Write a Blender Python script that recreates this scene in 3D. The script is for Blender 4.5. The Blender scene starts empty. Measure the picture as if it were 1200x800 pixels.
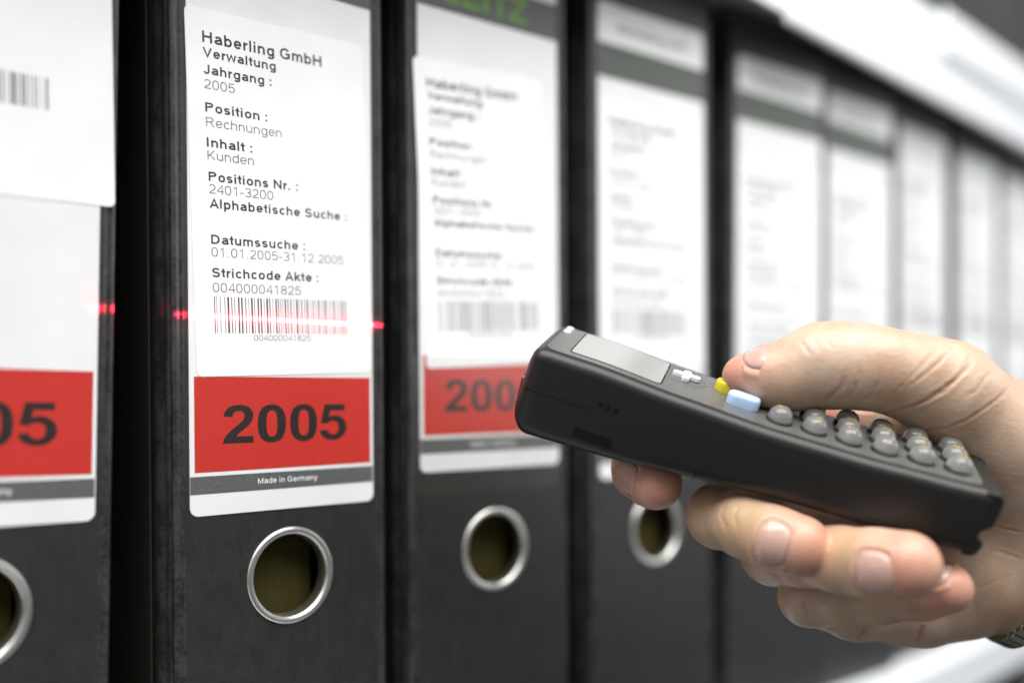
import bpy, bmesh, math, random
import numpy as np
from mathutils import Vector, Matrix
from mathutils.geometry import tessellate_polygon

# ------------------------------------------------------------------ units
# All builders work in millimetres; EYE is the camera height above the floor.
MM = 0.001
EYE = 1.300
R = math.radians
random.seed(7)
rng = np.random.default_rng(7)
sc = bpy.context.scene
col = sc.collection

# ------------------------------------------------------------------ camera
cam_d = bpy.data.cameras.new('camera')
cam = bpy.data.objects.new('camera', cam_d); col.objects.link(cam)
cam.location = (0, 0, EYE); cam.rotation_euler = (R(90), 0, 0)
cam_d.sensor_width = 36; cam_d.lens = 35.4; cam_d.shift_y = 67/1200
cam_d.clip_start = 0.01; cam_d.clip_end = 50
cam_d.dof.use_dof = True; cam_d.dof.focus_distance = 0.283; cam_d.dof.aperture_fstop = 2.75
cam_d.dof.aperture_blades = 0
sc.camera = cam

# ------------------------------------------------------------------ world, view
wd = bpy.data.worlds.new('World'); sc.world = wd; wd.use_nodes = True
bg = wd.node_tree.nodes['Background']
bg.inputs[0].default_value = (0.93, 0.97, 1.0, 1); bg.inputs[1].default_value = 0.17
sc.view_settings.view_transform = 'Standard'; sc.view_settings.look = 'None'
sc.view_settings.exposure = 0; sc.view_settings.gamma = 1
sc.render.engine = 'CYCLES'
sc.cycles.use_denoising = True
sc.cycles.max_bounces = 8

def area(name, loc, target, sx, sy, power, color=(1, 1, 1)):
    l = bpy.data.lights.new(name, 'AREA'); l.shape = 'RECTANGLE'; l.size = sx; l.size_y = sy
    l.energy = power; l.color = color
    o = bpy.data.objects.new(name, l); col.objects.link(o)
    o.location = (loc[0], loc[1], EYE+loc[2])
    d = Vector(target)-Vector(loc); o.rotation_euler = d.to_track_quat('-Z', 'Y').to_euler()
    return o
# fluorescent ceiling lamp over the aisle, then two added fill lights (the aisle runs parallel to the shelf, on its camera side)
area('ceiling_lamp', (0.15, -0.16, 1.00), (0.10, 0.30, 0.0), 1.7, 0.95, 43.5, (1.0, 0.99, 0.975))
area('sheen_fill', (1.60, 0.38, 0.35), (0.15, 0.40, 0.0), 1.2, 0.9, 7.5, (0.95, 0.98, 1.0))  # added side light for sheen on the far binders, not a ceiling fixture
area('front_fill', (-0.55, -0.60, 0.35), (0.0, 0.30, 0.0), 0.7, 0.7, 1.1, (0.97, 0.99, 1.0))  # added weak fill from behind the camera, no fixture of the room

# ------------------------------------------------------------------ helpers
def W(p):
    return (p[0]*MM, p[1]*MM, EYE+p[2]*MM)

def tag(o, label=None, cat=None, group=None, kind=None):
    if label: o['label'] = label
    if cat: o['category'] = cat
    if group: o['group'] = group
    if kind: o['kind'] = kind
    return o

def empty(name, matrix):
    o = bpy.data.objects.new(name, None); col.objects.link(o); o.matrix_world = matrix
    o.empty_display_size = 0.02
    return o

def mesh_of(name, verts, faces, mat, smooth=False):
    me = bpy.data.meshes.new(name)
    me.from_pydata([(v[0]*MM, v[1]*MM, v[2]*MM) for v in verts], [], faces)
    if smooth: me.polygons.foreach_set('use_smooth', [True]*len(me.polygons))
    if mat: me.materials.append(mat)
    me.update()
    return me

def obj(name, me, parent=None, loc=None, rot=None):
    o = bpy.data.objects.new(name, me); col.objects.link(o)
    if parent: o.parent = parent
    if loc is not None: o.location = (loc[0]*MM, loc[1]*MM, loc[2]*MM)
    if rot is not None: o.rotation_euler = rot
    return o

def fixn(me):
    bm = bmesh.new(); bm.from_mesh(me)
    bmesh.ops.recalc_face_normals(bm, faces=bm.faces); bm.to_mesh(me); bm.free(); return me

def weighted(o, angle=35):
    me = o.data
    me.polygons.foreach_set('use_smooth', [True]*len(me.polygons))
    bm = bmesh.new(); bm.from_mesh(me)
    for e in bm.edges:
        if len(e.link_faces) == 2 and e.calc_face_angle(0) > R(angle): e.smooth = False
    bm.to_mesh(me); bm.free()
    return o

def rrect(x0, x1, z0, z1, r, n=5):
    """rounded rectangle outline, counter clockwise"""
    if not isinstance(r, (list, tuple)): r = [r]*4
    pts = []
    for (cx, cz, a0, rr) in ((x1, z0, -90, r[0]), (x1, z1, 0, r[1]), (x0, z1, 90, r[2]), (x0, z0, 180, r[3])):
        sx = -1 if cx == x1 else 1; sz = 1 if cz == z0 else -1
        for k in range(n+1):
            a = R(a0+90*k/n)
            pts.append((cx+sx*rr+rr*math.cos(a), cz+sz*rr+rr*math.sin(a)))
    return pts

def sheet(outline, y0, th, wob=None):
    """thin flat card in the xz plane: front at y0-th, back at y0"""
    n = len(outline)
    v = [(x, y0-th, z) for x, z in outline]+[(x, y0, z) for x, z in outline]
    f = [tuple(range(n)), tuple(range(2*n-1, n-1, -1))]
    f += [(i, i+n, (i+1) % n+n, (i+1) % n) for i in range(n)]
    return v, f

def shape_sheet(loops, y0, th):
    """filled outline with holes, extruded"""
    L = [[Vector((x, z, 0)) for x, z in lp] for lp in loops]
    tri = tessellate_polygon(L)
    flat = [p for lp in loops for p in lp]; n = len(flat)
    v = [(x, y0-th, z) for x, z in flat]+[(x, y0, z) for x, z in flat]
    f = [tuple(t) for t in tri]+[(t[2]+n, t[1]+n, t[0]+n) for t in tri]
    k = 0
    for lp in loops:
        m = len(lp)
        f += [(k+i, k+i+n, k+(i+1) % m+n, k+(i+1) % m) for i in range(m)]
        k += m
    return v, f

class MB:
    def __init__(s): s.v = []; s.f = []
    def add(s, vf, off=(0, 0, 0)):
        b = len(s.v); s.v += [(p[0]+off[0], p[1]+off[1], p[2]+off[2]) for p in vf[0]]
        s.f += [tuple(i+b for i in q) for q in vf[1]]; return s
    def box(s, x0, x1, y0, y1, z0, z1):
        v = [(x, y, z) for x in (x0, x1) for y in (y0, y1) for z in (z0, z1)]
        f = [(0, 1, 3, 2), (4, 6, 7, 5), (0, 4, 5, 1), (2, 3, 7, 6), (0, 2, 6, 4), (1, 5, 7, 3)]
        return s.add((v, f))
    def mesh(s, name, mat, smooth=False, fix=True):
        me = mesh_of(name, s.v, s.f, mat, smooth)
        return fixn(me) if fix else me

def lathe(profile, n=64, closed=False):
    """profile of (radius, y): revolve about the y axis"""
    v = []; m = len(profile)
    for i in range(n):
        a = 2*math.pi*i/n
        for r, y in profile: v.append((r*math.cos(a), y, r*math.sin(a)))
    f = []
    for i in range(n):
        j = (i+1) % n
        for k in range(m if closed else m-1):
            k2 = (k+1) % m
            f.append((i*m+k, j*m+k, j*m+k2, i*m+k2))
    return v, f

# ------------------------------------------------------------------ materials
def mat(name, base, rough=0.5, metal=0.0, spec=0.5, coat=0.0, trans=0.0, ior=1.45):
    m = bpy.data.materials.new(name); m.use_nodes = True
    b = m.node_tree.nodes['Principled BSDF']
    b.inputs['Base Color'].default_value = (*base, 1); b.inputs['Roughness'].default_value = rough
    b.inputs['Metallic'].default_value = metal; b.inputs['Specular IOR Level'].default_value = spec
    b.inputs['Coat Weight'].default_value = coat; b.inputs['Transmission Weight'].default_value = trans
    b.inputs['IOR'].default_value = ior
    return m

def nodes(m): return m.node_tree.nodes, m.node_tree.links, m.node_tree.nodes['Principled BSDF']

def noise(m, scale, detail=3, stretch=(1, 1, 1)):
    N, L, b = nodes(m)
    tc = N.new('ShaderNodeTexCoord'); mp = N.new('ShaderNodeMapping'); mp.inputs['Scale'].default_value = stretch
    L.new(tc.outputs['Object'], mp.inputs[0])
    n = N.new('ShaderNodeTexNoise'); n.inputs['Scale'].default_value = scale; n.inputs['Detail'].default_value = detail
    L.new(mp.outputs[0], n.inputs['Vector']); return n

def ramp(m, fac, stops):
    N, L, b = nodes(m)
    r = N.new('ShaderNodeValToRGB'); e = r.color_ramp.elements
    while len(e) < len(stops): e.new(0.5)
    for k, (p, c) in enumerate(stops): e[k].position = p; e[k].color = (*c, 1) if len(c) == 3 else c
    L.new(fac, r.inputs[0]); return r.outputs[0]

def bump(m, h, strength, dist, prev=None):
    N, L, b = nodes(m)
    u = N.new('ShaderNodeBump'); u.inputs['Strength'].default_value = strength; u.inputs['Distance'].default_value = dist
    L.new(h, u.inputs['Height'])
    if prev is not None: L.new(prev, u.inputs['Normal'])
    L.new(u.outputs[0], b.inputs['Normal']); return u.outputs[0]

def black_card(name, lo, hi, rough):
    m = mat(name, lo, rough, spec=0.62)
    N, L, b = nodes(m)
    n1 = noise(m, 900, 4); n2 = noise(m, 220, 3, (1, 1, 0.5))
    mx = N.new('ShaderNodeMath'); mx.operation = 'MULTIPLY_ADD'; mx.inputs[1].default_value = 0.5
    L.new(n1.outputs[0], mx.inputs[0])
    h = N.new('ShaderNodeMath'); h.operation = 'MULTIPLY'; h.inputs[1].default_value = 0.5
    L.new(n2.outputs[0], h.inputs[0]); L.new(h.outputs[0], mx.inputs[2])
    L.new(ramp(m, mx.outputs[0], [(0.40, lo), (0.62, hi)]), b.inputs['Base Color'])
    n3 = noise(m, 60, 3, (1, 1, 0.3))
    rr = N.new('ShaderNodeMapRange'); rr.inputs[3].default_value = rough-0.07; rr.inputs[4].default_value = rough+0.1
    L.new(n3.outputs[0], rr.inputs[0]); L.new(rr.outputs[0], b.inputs['Roughness'])
    bump(m, mx.outputs[0], 0.35, 0.0002)
    return m
M_card = black_card('black_card', (0.012, 0.012, 0.0112), (0.022, 0.022, 0.020), 0.45)
M_edge = black_card('black_card_fold', (0.014, 0.014, 0.014), (0.050, 0.050, 0.050), 0.30)
M_board = mat('board_side', (0.034, 0.033, 0.027), 0.42)
M_dark = mat('binder_inside', (0.012, 0.012, 0.011), 0.8)
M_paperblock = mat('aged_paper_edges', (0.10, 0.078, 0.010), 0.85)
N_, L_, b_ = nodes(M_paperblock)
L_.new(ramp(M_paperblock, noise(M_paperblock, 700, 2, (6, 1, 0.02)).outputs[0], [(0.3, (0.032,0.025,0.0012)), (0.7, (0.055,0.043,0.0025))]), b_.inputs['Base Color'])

def paper(name, base, rough=0.55):
    m = mat(name, base, rough, spec=0.3); N, L, b = nodes(m)
    n = noise(m, 40, 3)
    hi = tuple(min(1, c*1.03) for c in base); lo = tuple(c*0.95 for c in base)
    L.new(ramp(m, n.outputs[0], [(0.3, lo), (0.7, hi)]), b.inputs['Base Color'])
    bump(m, noise(m, 25, 2).outputs[0], 0.25, 0.0012)
    return m
M_label = paper('label_paper', (0.76, 0.765, 0.765))
M_sticker = paper('sticker_paper', (0.83, 0.835, 0.84), 0.6)
def inked(name, lo, hi, rough=0.5):
    m = mat(name, lo, rough, spec=0.3); N, L, b = nodes(m)
    L.new(ramp(m, noise(m, 2600, 3).outputs[0], [(0.38, lo), (0.66, hi)]), b.inputs['Base Color']); return m
M_red = inked('red_print', (0.48, 0.028, 0.020), (0.54, 0.038, 0.028))
M_grey = inked('grey_print', (0.085, 0.088, 0.088), (0.13, 0.133, 0.133))
M_green = inked('green_print', (0.12, 0.27, 0.03), (0.16, 0.33, 0.045))
M_green2 = inked('dull_green_print', (0.07, 0.12, 0.055), (0.10, 0.16, 0.08))
M_black = inked('black_print', (0.016, 0.013, 0.012), (0.035, 0.028, 0.026), 0.5)
M_inkb = inked('bold_toner', (0.030, 0.030, 0.033), (0.075, 0.075, 0.08), 0.55)
M_inkr = inked('thin_toner', (0.10, 0.10, 0.105), (0.22, 0.22, 0.225), 0.6)
M_inkf = inked('faded_toner', (0.22, 0.22, 0.225), (0.36, 0.36, 0.365), 0.6)
M_white = mat('white_print', (0.80, 0.81, 0.80), 0.5)
M_metal = mat('nickel_ring', (0.74, 0.73, 0.70), 0.33, metal=1.0)
N_, L_, b_ = nodes(M_metal)
bump(M_metal, noise(M_metal, 300, 2).outputs[0], 0.10, 0.0002)
M_steel = mat('white_enamel', (0.80, 0.82, 0.85), 0.32, spec=0.5)
M_steel2 = mat('pale_label_rail', (0.82, 0.83, 0.85), 0.22, spec=0.5)
M_panel = mat('back_panel_paint', (0.025, 0.026, 0.027), 0.7)

def tape_mat():
    m = bpy.data.materials.new('clear_tape'); m.use_nodes = True
    N, L = m.node_tree.nodes, m.node_tree.links
    N.remove(N['Principled BSDF'])
    t = N.new('ShaderNodeBsdfTransparent'); t.inputs[0].default_value = (0.97, 0.975, 0.97, 1)
    g = N.new('ShaderNodeBsdfGlossy'); g.inputs['Roughness'].default_value = 0.25
    d = N.new('ShaderNodeBsdfDiffuse'); d.inputs[0].default_value = (0.5, 0.5, 0.48, 1)
    a = N.new('ShaderNodeMixShader'); a.inputs[0].default_value = 0.035
    b = N.new('ShaderNodeMixShader'); b.inputs[0].default_value = 0.006
    L.new(t.outputs[0], a.inputs[1]); L.new(g.outputs[0], a.inputs[2])
    L.new(a.outputs[0], b.inputs[1]); L.new(d.outputs[0], b.inputs[2])
    L.new(b.outputs[0], N['Material Output'].inputs[0]); return m
M_tape = tape_mat()

# ------------------------------------------------------------------ lettering
def arc(cx, cy, rx, ry, a0, a1, n=None, p=2.25):
    n = n or max(4, int(abs(a1-a0)/15)); out = []
    for k in range(n+1):
        a = R(a0+(a1-a0)*k/n); c, q = math.cos(a), math.sin(a)
        out.append((cx+rx*math.copysign(abs(c)**(2/p), c), cy+ry*math.copysign(abs(q)**(2/p), q)))
    return out
def glyph(ch, t):
    """centre-line strokes of one upright grotesque letter, capital height 1; returns (advance, strokes)"""
    h = t/2; X = 0.735; e = t*0.25; L = 0.09+h
    def bowl(w, top=X, bot=0.0): return L, w-0.06-h, top-h+.01, bot+h-.01
    if ch in 'abdepgqoc':
        w = .80+e; l, r, T, B = bowl(w); cx = (l+r)/2; cy = (T+B)/2; rx = (r-l)/2; ry = (T-B)/2
        O = arc(cx, cy, rx, ry, 0, 360)
        if ch == 'o': return w, [O]
        if ch == 'c': return w-.07, [arc(cx, cy, rx, ry, 42, 318)]
        if ch == 'e': return w, [[(l+.02, cy)]+[(r, cy)]+arc(cx, cy, rx, ry, 0, 322)]
        if ch == 'b': return w, [O, [(l, 0), (l, 1)]]
        if ch == 'd': return w, [O, [(r, 0), (r, 1)]]
        if ch == 'p': return w, [O, [(l, -.28), (l, X)]]
        if ch == 'q': return w, [O, [(r, -.28), (r, X)]]
        if ch == 'g': return w, [O, [(r, X), (r, -.02)]+arc(cx, -.02, rx, .26-h, 0, -150)]
        if ch == 'a': return w, [arc(cx, T-.20, rx*.92, .20, 158, 0)+[(r-.01, .12), (r+.05, h*.4)],
                                  [(r-.02, cy+.06)]+[(cx, cy+.02)]+arc(cx-.02, .225, rx*.94, .225-h, 95, 290)+[(r-.02, .16)]]
    if ch in 'nhu':
        w = .79+e; l, r = L, w-.08-h; cx = (l+r)/2; rx = (r-l)/2
        if ch == 'u': return w, [[(l, X)]+arc(cx, .30, rx, .30-h, 180, 360)+[(r, .30)], [(r, X), (r, 0)]]
        return w, [[(l, 0), (l, 1 if ch == 'h' else X)], [(l, .42)]+arc(cx, X-.30, rx, .30-h, 180, 0)+[(r, 0)]]
    if ch == 'm':
        w = 1.17+e; l, r = L, w-.08-h; m = (l+r)/2; rx = (m-l)/2
        return w, [[(l, 0), (l, X)], [(l, .45)]+arc((l+m)/2, X-.26, rx, .26-h, 180, 0)+[(m, 0)], [(m, .45)]+arc((m+r)/2, X-.26, rx, .26-h, 180, 0)+[(r, 0)]]
    if ch == 'r': return .48+e, [[(L, 0), (L, X)], [(L, .40)]+arc(L+.30, X-.32, .28, .31-h, 178, 88)]
    if ch == 'l': return .33+e, [[(L, 0), (L, 1)]]
    if ch == 'i': return .33+e, [[(L, 0), (L, X)], [(L, 1-t*.9), (L, 1)]]
    if ch == 't': return .42+e, [[(.15+h, .95), (.15+h, .20)]+arc(.33+h, .2, .18, .2-h, 180, 262), [(.02, X-h), (.40+e, X-h)]]
    if ch == 'k': return .74+e, [[(L, 0), (L, 1)], [(L, .28), (.62+e, X)], [(L+.17, .42), (.66+e, 0)]]
    if ch == 'w': return 1.02+e, [[(.04+h*.6, X), (.27, 0+h*.5), (.51+e/2, X-h*.4), (.76+e, h*.5), (.98+e-h*.6, X)]]
    if ch == 'y': return .72+e, [[(.04+h*.5, X), (.38, .04)], [(.68+e-h*.5, X), (.36, -.12), (.24, -.24), (.08, -.23)]]
    if ch in 's':
        w = .72+e; l, r = .08+h, w-.07-h; cx = (l+r)/2; rx = (r-l)/2; q = (X-2*h)/4
        return w, [arc(cx, X-h-q, rx*.96, q, 25, 90)+arc(cx, X-h-q, rx*.96, q, 90, 262)+arc(cx, h+q, rx, q, 82, -155)]
    if ch == 'S':
        w = .93+e; l, r = .08+h, w-.08-h; cx = (l+r)/2; rx = (r-l)/2; q = (1.01-2*h)/4
        return w, [arc(cx, 1.005-h-q, rx*.95, q, 18, 262)+arc(cx, h+q-.005, rx, q, 82, -162)]
    if ch == 'H': w = 1.01+e; return w, [[(L, 0), (L, 1)], [(w-L, 0), (w-L, 1)], [(L, .53), (w-L, .53)]]
    if ch == 'I': return .39+e, [[(L+.03, 0), (L+.03, 1)]]
    if ch == 'N': w = 1.01+e; return w, [[(L, 0), (L, 1)], [(L, 1-h), (w-L, h)], [(w-L, 0), (w-L, 1)]]
    if ch == 'M': w = 1.16+e; return w, [[(L, 0), (L, 1)], [(L, 1-h), (w/2, h), (w-L, 1-h)], [(w-L, 0), (w-L, 1)]]
    if ch == 'V': w = .93+e; return w, [[(.02+h*.8, 1), (w/2, h*.6), (w-.02-h*.8, 1)]]
    if ch == 'A': w = .93+e; return w, [[(.02+h*.8, 0), (w/2, 1-h*.6), (w-.02-h*.8, 0)], [(.22, .32), (w-.22, .32)]]
    if ch == 'J': w = .70+e; return w, [[(w-L, 1), (w-L, .32)]+arc((w-L+.04+h)/2, .30, (w-L-.04-h)/2, .31-h, 0, -170)]
    if ch == 'P': w = .92+e; return w, [[(L, 0), (L, 1)], [(L, 1-h)]+arc(.52, .705+h*.3, w-.08-h-.52, .295-h*1.3, 90, -90)+[(L, .41+h*.0+h*1.6-h)]]
    if ch == 'R': w = 1.00+e; return w, [[(L, 0), (L, 1)], [(L, 1-h)]+arc(.55, .725+h*.3, w-.16-h-.55, .275-h*1.3, 90, -90)+[(L, .45+h*.6)], [(.55, .46), (w-.06-h, 0)]]
    if ch == 'K': w = .94+e; return w, [[(L, 0), (L, 1)], [(L, .34), (w-.10-h, 1)], [(L+.22, .52), (w-.04-h, 0)]]
    if ch == 'D': w = 1.00+e; return w, [[(L, h), (L, 1-h)]+[(.45, 1-h)]+arc(.45, .5, w-.08-h-.45, .5-h, 90, -90)+[(L, h)]]
    if ch == 'B': w = .95+e; return w, [[(L, h), (L, 1-h)]+arc(.5, .745, .28, .255-h, 90, -90)+[(L, .5)], [(.5, .5)]+arc(.52, .27, .33, .27-h, 90, -90)+[(L, h)]]
    if ch == 'G': w = 1.08+e; cx = w/2-.01; rx = w/2-.07-h; return w, [arc(cx, .5, rx, .51-h, 38, 330)+[(cx+rx, .20), (cx+rx, .48), (cx+.06, .48)]]
    if ch == 'C': w = 1.0+e; return w, [arc(w/2, .5, w/2-.07-h, .51-h, 40, 320)]
    if ch == 'L': return .8+e, [[(L, 1), (L, h), (.76+e, h)]]
    if ch == 'E': return .9+e, [[(.84+e, 1-h), (L, 1-h), (L, h), (.86+e, h)], [(L, .52), (.8+e, .52)]]
    if ch == 'T': return .85+e, [[(.02, 1-h), (.83+e, 1-h)], [(.425+e/2, 1-h), (.425+e/2, 0)]]
    if ch == 'Z': return .85+e, [[(.06, 1-h), (.78+e, 1-h), (.07, h), (.80+e, h)]]
    if ch == ':': return .42+e, [[(.19, .0), (.19, t)], [(.19, X-t), (.19, X)]]
    if ch == '.': return .40+e, [[(.19, .0), (.19, t)]]
    if ch == '-': return .48+e, [[(.06, .36), (.42+e, .36)]]
    if ch == ' ': return .40, []
    w = .78+e; l, r = .07+h, w-.07-h; cx = w/2; rx = (r-l)/2
    if ch == '0': return w, [arc(cx, .5, rx, .51-h, 0, 360, 26, 2.5)]
    if ch == '1': return w, [[(cx+.08, 0), (cx+.08, 1), (cx-.02, .86), (cx-.20, .76)]]
    if ch == '2': return w, [arc(cx, .72, rx*.96, .285-h, 170, -20)+[(cx+rx*.55, .44), (l+.06, .16), (l+.01, h), (r+h, h)]]
    if ch == '3': return w, [arc(cx, .745, rx*.92, .265-h, 160, -90)+[(cx-.03, .52+h*.4)], arc(cx, .27, rx, .28-h, 95, -160)]
    if ch == '4': return w, [[(r-.08, 0), (r-.08, 1), (l-.02, .30), (r+.08, .30)]]
    if ch == '5': return w, [[(r, 1-h), (l+.09, 1-h), (l+.02, .50)]+arc(cx, .335, rx, .335-h, 140, -160)]
    if ch == '6': return w, [arc(cx, .32, rx, .33-h, 0, 360), [(l, .34)]+arc(cx, .5, rx, .51-h, 180, 28)]
    if ch == '7': return w, [[(l-.02, 1-h), (r+.02, 1-h), (cx+.04, .55), (cx-.10, 0)]]
    if ch == '8': return w, [arc(cx, .75, rx*.88, .26-h, 0, 360), arc(cx, .265, rx, .275-h, 0, 360)]
    if ch == '9': return w, [arc(cx, .68, rx, .33-h, 0, 360), [(r, .66)]+arc(cx, .5, rx, .51-h, 0, -152)]
    return glyph('o', t)
def ribbon(mb, pts, hw, y, closed=False):
    P = [np.array(p) for k, p in enumerate(pts) if k == 0 or math.dist(p, pts[k-1]) > 1e-3]
    if len(P) < 2: return
    closed = math.dist(P[0], P[-1]) < 0.02 and len(P) > 5
    if closed: P = P[:-1]
    n = len(P); v = []
    for i in range(n):
        if closed: d0 = P[i]-P[i-1]; d1 = P[(i+1) % n]-P[i]
        else: d0 = P[max(i, 1)]-P[max(i, 1)-1]; d1 = P[min(i+1, n-1)]-P[min(i+1, n-1)-1]
        d0 = d0/np.linalg.norm(d0); d1 = d1/np.linalg.norm(d1)
        n0 = np.array((-d0[1], d0[0])); n1 = np.array((-d1[1], d1[0])); m = n0+n1; q = np.linalg.norm(m)
        m = n1 if q < 1e-6 else m/q
        k = min(1/max(.35, float(m.dot(n1))), 1.9)
        for s_ in (1, -1): z = P[i]+m*hw*k*s_; v.append((float(z[0]), y, float(z[1])))
    f = [(2*i, 2*i+1, 2*((i+1) % n)+1, 2*((i+1) % n)) for i in range(n if closed else n-1)]
    mb.add((v, f))
def text(mb, body, x0, base, x1, cap, bold, y, t=None):
    """lay a line of print from x0 to x1 with capital height cap on the plane y"""
    t = t or (0.185 if bold else 0.098)
    adv = 0; run = []
    for ch in body:
        w, st = glyph(ch, t); run.append((adv, st)); adv += w+(0.03 if bold else 0.02)
    g = MB(); k = 0
    for x, st in run:
        for s_ in st:
            ribbon(g, [(p[0]+x, p[1]) for p in s_], t/2, -0.0012*(k % 3)); k += 1
    xs = [p[0] for p in g.v]
    if not xs: return
    a, b = min(xs), max(xs); sx = (x1-x0)/(b-a)
    mb.add(([(x0+(p[0]-a)*sx, y+p[1]*.8, base+p[2]*cap) for p in g.v], g.f))

def quad_path(start, segs, n=8):
    pts = [start]; p = start
    for s in segs:
        if len(s) == 2: pts.append(s); p = s
        else:
            c = (s[0], s[1]); e = (s[2], s[3])
            for k in range(1, n+1):
                t = k/n
                pts.append(((1-t)**2*p[0]+2*t*(1-t)*c[0]+t*t*e[0], (1-t)**2*p[1]+2*t*(1-t)*c[1]+t*t*e[1]))
            p = e
    if abs(pts[0][0]-pts[-1][0])+abs(pts[0][1]-pts[-1][1]) < 1: pts.pop()
    return pts
DIG = {
 '2': [quad_path((1036, 261), [(1036, 0), (51, 0), (67, 148, 147, 280.5), (227, 413, 463, 632), (653, 809, 696, 872), (754, 959, 754, 1044), (754, 1138, 703.5, 1188.5), (653, 1239, 564, 1239), (476, 1239, 424, 1186), (372, 1133, 364, 1010), (84, 1038), (109, 1270, 241, 1371), (373, 1472, 571, 1472), (788, 1472, 912, 1355), (1036, 1238, 1036, 1064), (1036, 965, 1000.5, 875.5), (965, 786, 888, 688), (837, 623, 704, 501), (571, 379, 535.5, 339), (500, 299, 478, 261)])],
 '0': [quad_path((563, 1472), [(776, 1472, 896, 1320), (1039, 1140, 1039, 723), (1039, 307, 895, 125), (776, -25, 563, -25), (349, -25, 218, 139.5), (87, 304, 87, 726), (87, 1140, 231, 1322), (350, 1472, 563, 1472)]),
       quad_path((563, 1239), [(512, 1239, 472, 1206.5), (432, 1174, 410, 1090), (381, 981, 381, 723), (381, 465, 407, 368.5), (433, 272, 472.5, 240), (512, 208, 563, 208), (614, 208, 654, 240.5), (694, 273, 716, 357), (745, 465, 745, 723), (745, 981, 719, 1077.5), (693, 1174, 653.5, 1206.5), (614, 1239, 563, 1239)])],
 '5': [quad_path((91, 377), [(371, 406), (383, 311, 442, 255.5), (501, 200, 578, 200), (666, 200, 727, 271.5), (788, 343, 788, 487), (788, 622, 727.5, 689.5), (667, 757, 570, 757), (449, 757, 353, 650), (125, 683), (269, 1446), (1012, 1446), (1012, 1183), (482, 1183), (438, 934), (532, 981, 630, 981), (817, 981, 947, 845), (1077, 709, 1077, 492), (1077, 311, 972, 169), (829, -25, 575, -25), (372, -25, 244, 84), (116, 193, 91, 377)])],
}
def digit(ch, x0, z0, w, h, y):
    k = w/988; s = h/1472
    loops = [[(x0+(px-51)*k, z0+pz*s) for px, pz in lp] for lp in DIG[ch]]
    return shape_sheet(loops, y, 0.03)

# ------------------------------------------------------------------ ring binders
BH = 313.0          # binder height
BASE = -143.0       # shelf top, relative to the eye
HOLE = (0.9, 91.0, 14.2)

def spine_mesh():
    mb = MB()
    ring = [(HOLE[0]+12.6*math.cos(2*math.pi*k/48), HOLE[1]+12.6*math.sin(2*math.pi*k/48)) for k in range(48)]
    out = [(-31.2, 1.2), (31.2, 1.2), (31.2, BH-1.2), (-31.2, BH-1.2)]
    v, f = shape_sheet([out, ring], 2.2, 2.2)
    return v, f
def fold_profile(s):
    P = [(31.2, 0), (31.7, .06), (32.0, .42), (32.35, .42), (32.7, .05), (33.3, 0), (33.9, .06), (34.25, .3), (34.45, .75), (34.4, 1.3),
         (33.9, 1.9), (33.75, 2.4), (34.2, 2.9), (34.6, 3.6), (34.65, 4.4), (34.3, 5.0), (33.9, 5.5), (33.9, 6.2), (34.4, 6.9), (35.0, 7.8), (35.3, 9.0), (35.6, 12)]
    Q = [(33.6, 12), (33.2, 9), (32.2, 6), (32.4, 3), (31.2, 2.2)]
    pts = [(s*x, y) for x, y in P+Q]; n = len(pts); m = len(P)
    zs = [0.4, 1.0]+[1.0+(BH-2.0)*k/40 for k in range(1, 40)]+[BH-1.0, BH-0.4]
    v = []
    for i, z in enumerate(zs):
        wob = 0.07*math.sin(z*0.11+s)+0.05*math.sin(z*0.31+2*s)
        sh = 0.3 if i in (0, len(zs)-1) else 0
        for k, (x, y) in enumerate(pts):
            w = wob if 8 < k < m-2 else 0
            v.append((x-s*sh*(k < m)+s*w, y+sh*(k < m), z))
    f = []
    for i in range(len(zs)-1):
        for k in range(n):
            k2 = (k+1) % n; f.append((i*n+k, i*n+k2, (i+1)*n+k2, (i+1)*n+k))
    f.append(tuple(range(n))); f.append(tuple((len(zs)-1)*n+k for k in range(n)))
    return v, f
def build_binder_meshes():
    S = mesh_of('spine', *spine_mesh(), M_card); fixn(S)
    mb = MB(); mb.add(fold_profile(1)); F1 = mb.mesh('spine_fold', M_edge, True)
    mb = MB(); mb.add(fold_profile(-1)); F2 = mb.mesh('spine_fold', M_edge, True)
    mb = MB(); mb.box(33.7, 36.0, 12.0, 285, 0.4, BH-0.4); C1 = mb.mesh('cover', M_board)
    mb = MB(); mb.box(-36.0, -33.7, 12.0, 285, 0.4, BH-0.4); C2 = mb.mesh('cover', M_board)
    for c in (C1, C2):
        bm = bmesh.new(); bm.from_mesh(c)
        bmesh.ops.bevel(bm, geom=bm.edges[:], offset=0.0006, segments=2, affect='EDGES'); bm.to_mesh(c); bm.free()
    prof = [(14.2, 0.0), (14.15, -.32), (13.85, -.62), (13.35, -.78), (12.75, -.72), (12.25, -.45), (11.95, .1), (11.85, 1.0), (11.85, 4.2), (12.4, 4.2), (12.4, 0.0)]
    G = mesh_of('finger_ring', *lathe(prof, 72), M_metal, True); fixn(G)
    mb = MB(); mb.box(-30.5, 13.0, 9.5, 225, 4, BH-14); P = mb.mesh('paper_block', M_paperblock)
    mb = MB(); mb.box(13.5, 33.0, 22, 225, 4, BH-14); Q = mb.mesh('register_sheets', M_dark)
    return S, F1, F2, C1, C2, G, P, Q
BM = build_binder_meshes()

def to_local(h): return h-BASE      # heights measured from the eye -> from the binder's base

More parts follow.
